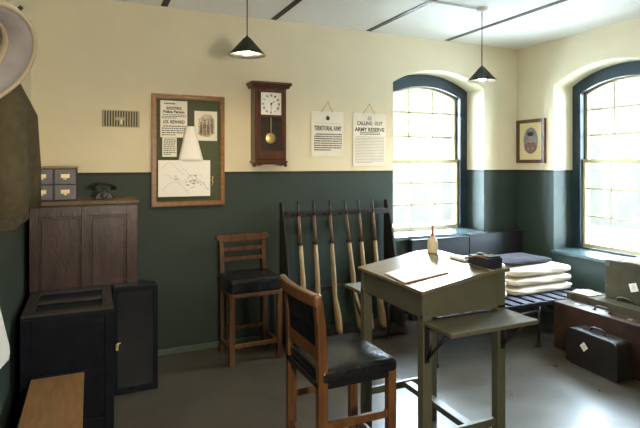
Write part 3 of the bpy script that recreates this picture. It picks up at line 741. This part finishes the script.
# ------------------------------------------------------------------ rifle rack
RX0, RX1 = -2.80, -1.735
c = root('rifle_rack', ((RX0 + RX1) / 2, -.22, 0), 'dark rack with sloping end boards holding six rifles, against the green wall', 'rack')
O = ((RX0 + RX1) / 2, -.22, 0)
for x in (RX0, RX1): MB().prism([(-.40, 0), (-.03, 0), (-.03, 1.20), (-.08, 1.20), (-.14, 1.05)], 'x', x - .012, x + .012, .003).build('end_board', 'rack', c, O)
MB().box(RX0 + .012, RX1 - .012, -.135, -.10, 1.075, 1.125, .004).build('top_rail', 'rack', c, O)
MB().box(RX0 + .012, RX1 - .012, -.255, -.215, .44, .475, .004).build('middle_rail', 'rack', c, O)
MB().box(RX0 + .012, RX1 - .012, -.40, -.04, .03, .06, .004).build('base_shelf', 'rack', c, O)
t = MB()
XS = [-2.70, -2.555, -2.40, -2.245, -2.11, -1.965]
for x in XS:
    t.tube([(x - .035, -.135, 1.10), (x - .035, -.175, 1.10), (x - .01, -.185, 1.10)], .006, 6)
    t.tube([(x + .035, -.135, 1.10), (x + .035, -.175, 1.10), (x + .01, -.185, 1.10)], .006, 6)
t.build('barrel_clips', 'iron', c, O)
def rifle(proto=None):
    o = root('rifle', (0, 0, 0), '', 'rifle', 'rifles standing in the rack')
    # butt down, muzzle up, local z along the gun
    def ribbon(name, prof, dep, mt):
        t = MB(); B = t.bm; rg = []
        for (z, xc, hw, dp) in prof:
            rg.append([B.verts.new((xc + hw * math.cos(a), dep + dp * math.sin(a), z)) for a in [2 * math.pi * k / 12 for k in range(12)]])
        for i in range(len(rg) - 1):
            for k in range(12): B.faces.new((rg[i][k], rg[i][(k + 1) % 12], rg[i + 1][(k + 1) % 12], rg[i + 1][k]))
        B.faces.new(rg[0]); B.faces.new(rg[-1])
        for f in B.faces: f.smooth = True
        bmesh.ops.recalc_face_normals(B, faces=B.faces)
        return t.build(name, mt, o)
    ribbon('butt_and_stock', [(.018, .022, .020, .050), (.06, .022, .022, .058), (.16, .018, .024, .050), (.26, .008, .022, .034), (.33, .0, .017, .022), (.40, -.002, .021, .026), (.50, 0, .021, .028), (.62, 0, .019, .022), (.80, 0, .017, .018)], 0, 'rifle')
    ribbon('upper_handguard', [(.80, 0, .0155, .017), (1.04, 0, .013, .015)], 0, 'rifled')
    MB().tube([(0, 0, 1.0), (0, 0, 1.165)], .0095, 10).tube([(0, -.0, 1.150), (0, -.018, 1.150)], .003, 6).build('barrel', 'steel', o)
    MB().box(-.018, .026, -.038, .01, .0, .02, .004).build('butt_plate', 'steel', o)
    MB().tube([(0, .03, .40), (0, .05, .42), (0, .05, .47), (0, .03, .49)], .004, 6).build('trigger_guard', 'steel', o)
    MB().tube([(.012, -.01, .44), (.045, -.02, .43)], .005, 8).lathe([(0, -.009), (.009, 0), (0, .009)], 10, (.047, -.021, .43)).build('bolt', 'steel', o)
    MB().ring([(-.021, -.024), (.021, -.024), (.021, .024), (-.021, .024)], [(-.015, -.02), (.015, -.02), (.015, .02), (-.015, .02)], 'z', .79, .81).build('barrel_band', 'steel', o)
    return o
RL = ['leftmost rifle in the rack, worn pale stock', 'second rifle from the left in the rack, pale worn stock', 'third rifle from the left in the rack, straight pale stock',
      'fourth rifle from the left in the rack, butt leaning to the right', 'fifth rifle in the rack, second from the right end', 'rightmost rifle in the rack, next to the desk and sloping end board']
r0 = None
for i, x in enumerate(XS):
    r_ = r0 if r0 and i == 0 else (rifle() if r0 is None else copy_tree(r0))
    if r0 is None: r0 = r_
    dxb = [.03, .012, .015, .075, .035, .02][i]
    r_.location = (x + dxb, -.315, .061); r_.rotation_euler = (R(-6.2), -math.atan(dxb / 1.1), 0)
    r_['label'] = RL[i]; r_['category'] = 'rifle'; r_['group'] = 'rifles standing in the rack'

# ------------------------------------------------------------------ dark boards under the window
for (x0, x1, z1, lab) in ((-1.46, -.755, .785, 'dark grey low board case standing under the back window'), (-.745, -.02, .80, 'dark grey low board case standing in the corner right of the back window')):
    c = root('low_board_case', ((x0 + x1) / 2, -.055, 0), lab, 'case', 'dark grey board cases along the back wall')
    hw = (x1 - x0) / 2
    MB().box(-hw, hw, -.035, .038, 0, z1, .004).build('body', 'panel', c)
    MB().box(-hw - .002, hw + .002, -.05, .04, z1, z1 + .012, .003).build('top_edge', 'panel', c)

# ------------------------------------------------------------------ folding bed
BX0, BX1, BY0, BY1, BZ = -1.96, -.19, -1.10, -.42, .375
c = root('iron_bed', ((BX0 + BX1) / 2, (BY0 + BY1) / 2, 0), 'low iron folding bed with grey cross laths, under the blankets', 'bed')
O = ((BX0 + BX1) / 2, (BY0 + BY1) / 2, 0)
for y in (BY0, BY1): MB().box(BX0, BX1, y - .012, y + .012, BZ - .035, BZ + .0, .003).build('side_rail', 'iron', c, O)
x = BX0 + .03; k = 0
while x < BX1 - .06:
    MB().box(x, x + .080, BY0 - .01, BY1 + .01, BZ, BZ + .006, .002).build('lath', 'slat', c, O); x += .128
for y in (BY0, BY1):
    for x in (BX0 + .03, -1.27, -.875, BX1 - .03):
        MB().tube([(x, y, 0), (x, y, BZ - .02)], .012, 10).lathe([(0, 0), (.02, 0), (.02, .012), (.012, .03)], 12, (x, y, 0)).build('leg', 'iron', c, O)
MB().tube([(-1.27, BY0, .30), (-.875, BY0, .30)], .007, 8).build('leg_brace', 'iron', c, O)

def blanket(x0, x1, y0, y1, z0, z1, mt, name, label, group, seed):
    rnd = random.Random(seed); t = MB()
    o = root(name, ((x0 + x1) / 2, (y0 + y1) / 2, z0), label, 'blanket', group)
    hx, hy, h = (x1 - x0) / 2, (y1 - y0) / 2, z1 - z0
    tmp = bmesh.new(); bmesh.ops.create_cube(tmp, size=1)
    bmesh.ops.subdivide_edges(tmp, edges=tmp.edges, cuts=7, use_grid_fill=True)
    p1, p2 = rnd.uniform(0, 6), rnd.uniform(0, 6)
    for v_ in tmp.verts:
        a, b_, q = v_.co.x * 2, v_.co.y * 2, v_.co.z * 2
        e = max(abs(a), abs(b_))
        rr = 1 - .05 * (abs(q) ** 4) * 1.0
        px = a * hx * rr; py = b_ * hy * rr
        if abs(a) > .9 and abs(b_) > .9: px *= .97; py *= .97
        zz = (q + 1) / 2 * h
        if q > 0: zz -= .22 * h * max(0, e - .78) / .22 * q - .004 * math.sin(a * 4 + p1) * math.cos(b_ * 3 + p2)
        if q < 0 and e > .8: zz += .12 * h
        if abs(q) < .95: px += .006 * math.sin(b_ * 7 + p2 + q); py += .006 * math.sin(a * 6 + p1 + q * 2)
        v_.co = Vector((px, py, zz))
    t._merge(tmp, True)
    s = t.build('folded_cloth', mt, o); subd(s, 1)
    return o
z = BZ + .007; hs = (.078, .078, .086)
for i in range(3):
    blanket(-.985 + .01 * i, -.245 - .004 * i, -.94 + .006 * i, -.44, z, z + hs[i] - .001, 'wool', 'folded_blanket',
            ['cream folded blanket at the bottom of the stack nearest the suitcases', 'cream folded blanket in the middle of the stack nearest the suitcases', 'cream folded blanket under the dark blanket, top of the cream stack'][i], 'cream folded blankets on the bed', 30 + i)
    z += hs[i]
ztop = z
blanket(-.94, -.40, -.84, -.46, ztop, ztop + .05, 'woold', 'dark_blanket', 'dark plum grey folded blanket lying on top of the cream stack', None, 50)
z = BZ + .007
hs = (.078, .078, .08, .075)
for i in range(4):
    blanket(-1.66 + .01 * i, -1.015 - .004 * i, -.92 + .006 * i, -.44, z, z + hs[i] - .001, 'wool', 'folded_blanket',
            ['cream folded blanket at the bottom of the stack behind the desk', 'cream folded blanket second from the bottom of the stack behind the desk', 'cream folded blanket third from the bottom of the stack behind the desk', 'cream folded blanket at the top of the stack behind the desk'][i], 'cream folded blankets on the bed', 60 + i)
    z += hs[i]

# ------------------------------------------------------------------ suitcases (local x = thickness, y = length, z = height)
def rrect(hy, z0, z1, r, n=5):
    P_ = []
    for (cy, cz, a0) in ((hy - r, z0 + r, -90), (hy - r, z1 - r, 0), (-hy + r, z1 - r, 90), (-hy + r, z0 + r, 180)):
        for k in range(n + 1):
            a = R(a0 + 90 * k / n); P_.append((cy + r * math.cos(a), cz + r * math.sin(a)))
    return P_
def suitcase(name, x, y, z, th, ln, ht, r, mt, edge, label, rz=0, locks=True, tagpos=None, grip=True):
    o = root(name, (x, y, z), label, 'suitcase', None, rz)
    MB().prism(rrect(ln / 2, 0, ht, r), 'x', -th / 2, th / 2, .005).build('body', mt, o)
    L_ = rrect(ln / 2 + .002, -.0, ht + .002, r); L2 = rrect(ln / 2 - .006, .006, ht - .006, max(r - .006, .002))
    MB().ring(L_, L2, 'x', -.004, .004).build('lid_seam', edge, o)
    for sy in (-1, 1):
        z_ = (ht - .055, ht + .001) if r < .02 else (.012, .05)
        MB().box(-th / 2 - .002, th / 2 + .002, sy * (ln / 2 - .022) - .024, sy * (ln / 2 - .022) + .024, z_[0], z_[1], .003).build('corner_patch', edge, o)
    h = MB().tube([(0, -.065, ht), (0, -.06, ht + .022), (0, -.03, ht + .034), (0, .03, ht + .034), (0, .06, ht + .022), (0, .065, ht)], .008, 10)
    for sy in (-1, 1): h.box(-.012, .012, sy * .066 - .012, sy * .066 + .012, ht - .001, ht + .006, .002)
    if grip: h.build('handle', edge, o)
    else: h.bm.free()
    if locks:
        for sy in (-1, 1): MB().box(-.014, .014, sy * ln * .3 - .016, sy * ln * .3 + .016, ht - .001, ht + .004, .002).build('lock', 'brass', o)
    if tagpos:
        (ty, tz, s, ang) = tagpos
        a = R(ang)
        q = [(ty + s * math.cos(a + R(90) * k), tz + s * math.sin(a + R(90) * k)) for k in range(4)]
        l_ = MB().prism(q, 'x', -th / 2 - .0015, -th / 2 - .0003).build('paper_label', 'paper', o)
        t = MB()
        for k, (ww, dz) in enumerate(((.5, .25), (.35, 0), (.45, -.25))):
            t.box(-th / 2 - .0022, -th / 2 - .0016, ty - s * ww * .6, ty + s * ww * .6, tz + dz * s - .002, tz + dz * s + .003)
        t.build('label_print', 'inkg', l_)
    return o
suitcase('black_suitcase', -.867, -1.645, 0, .155, .455, .275, .055, 'bagblack', 'bagblack', 'small black suitcase with a diamond paper label, in front of the brown one', R(-4), False, (.055, .165, .036, 0))
suitcase('brown_suitcase', -.68, -1.54, 0, .18, .76, .388, .012, 'bagbrown', 'bagbrown', 'large reddish brown leather suitcase standing on its edge behind the black one')
suitcase('olive_suitcase', -.44, -1.555, 0, .26, .86, .435, .012, 'bagolive', 'olived', 'long olive green case with a white cloth on it, behind the brown suitcase')
suitcase('canvas_suitcase', -.34, -1.675, .4375, .17, .60, .312, .006, 'bagolive', 'olived', 'upright olive canvas case with a tilted paper label, topmost of the luggage', 0, False, (.055, .13, .046, 25), False)
def crumple(name, x, y, z, sx, sy, h, label, seed):
    t = MB(); B = t.bm; rnd = random.Random(seed); n = 14; ph = [rnd.uniform(0, 6) for _ in range(4)]
    V = []
    for j in range(n + 1):
        row = []
        for i in range(n + 1):
            a, b_ = 2 * i / n - 1, 2 * j / n - 1
            e = max(abs(a), abs(b_)); k = (1 - e ** 4)
            row.append(B.verts.new((a * sx * (1 + .06 * math.sin(b_ * 4 + ph[0])), b_ * sy * (1 + .05 * math.sin(a * 5 + ph[1])), .004 + h * k * (.7 + .3 * math.sin(a * 5 + ph[2]) * math.cos(b_ * 4 + ph[3])))))
        V.append(row)
    for j in range(n):
        for i in range(n): B.faces.new((V[j][i], V[j][i + 1], V[j + 1][i + 1], V[j + 1][i]))
    for f in B.faces: f.smooth = True
    o = root(name, (x, y, z), label, 'cloth')
    s = t.build('folded_cloth', 'wool', o); m = s.modifiers.new('s', 'SOLIDIFY'); m.thickness = .003; m.offset = -1
    return o
crumple('white_cloth', -.475, -1.235, .4385, .08, .095, .022, 'small white cloth lying on the end of the long olive case', 3)
crumple('folded_towel', -.34, -1.72, .7525, .08, .20, .055, 'white folded cloth lying on top of the upright canvas case', 4)
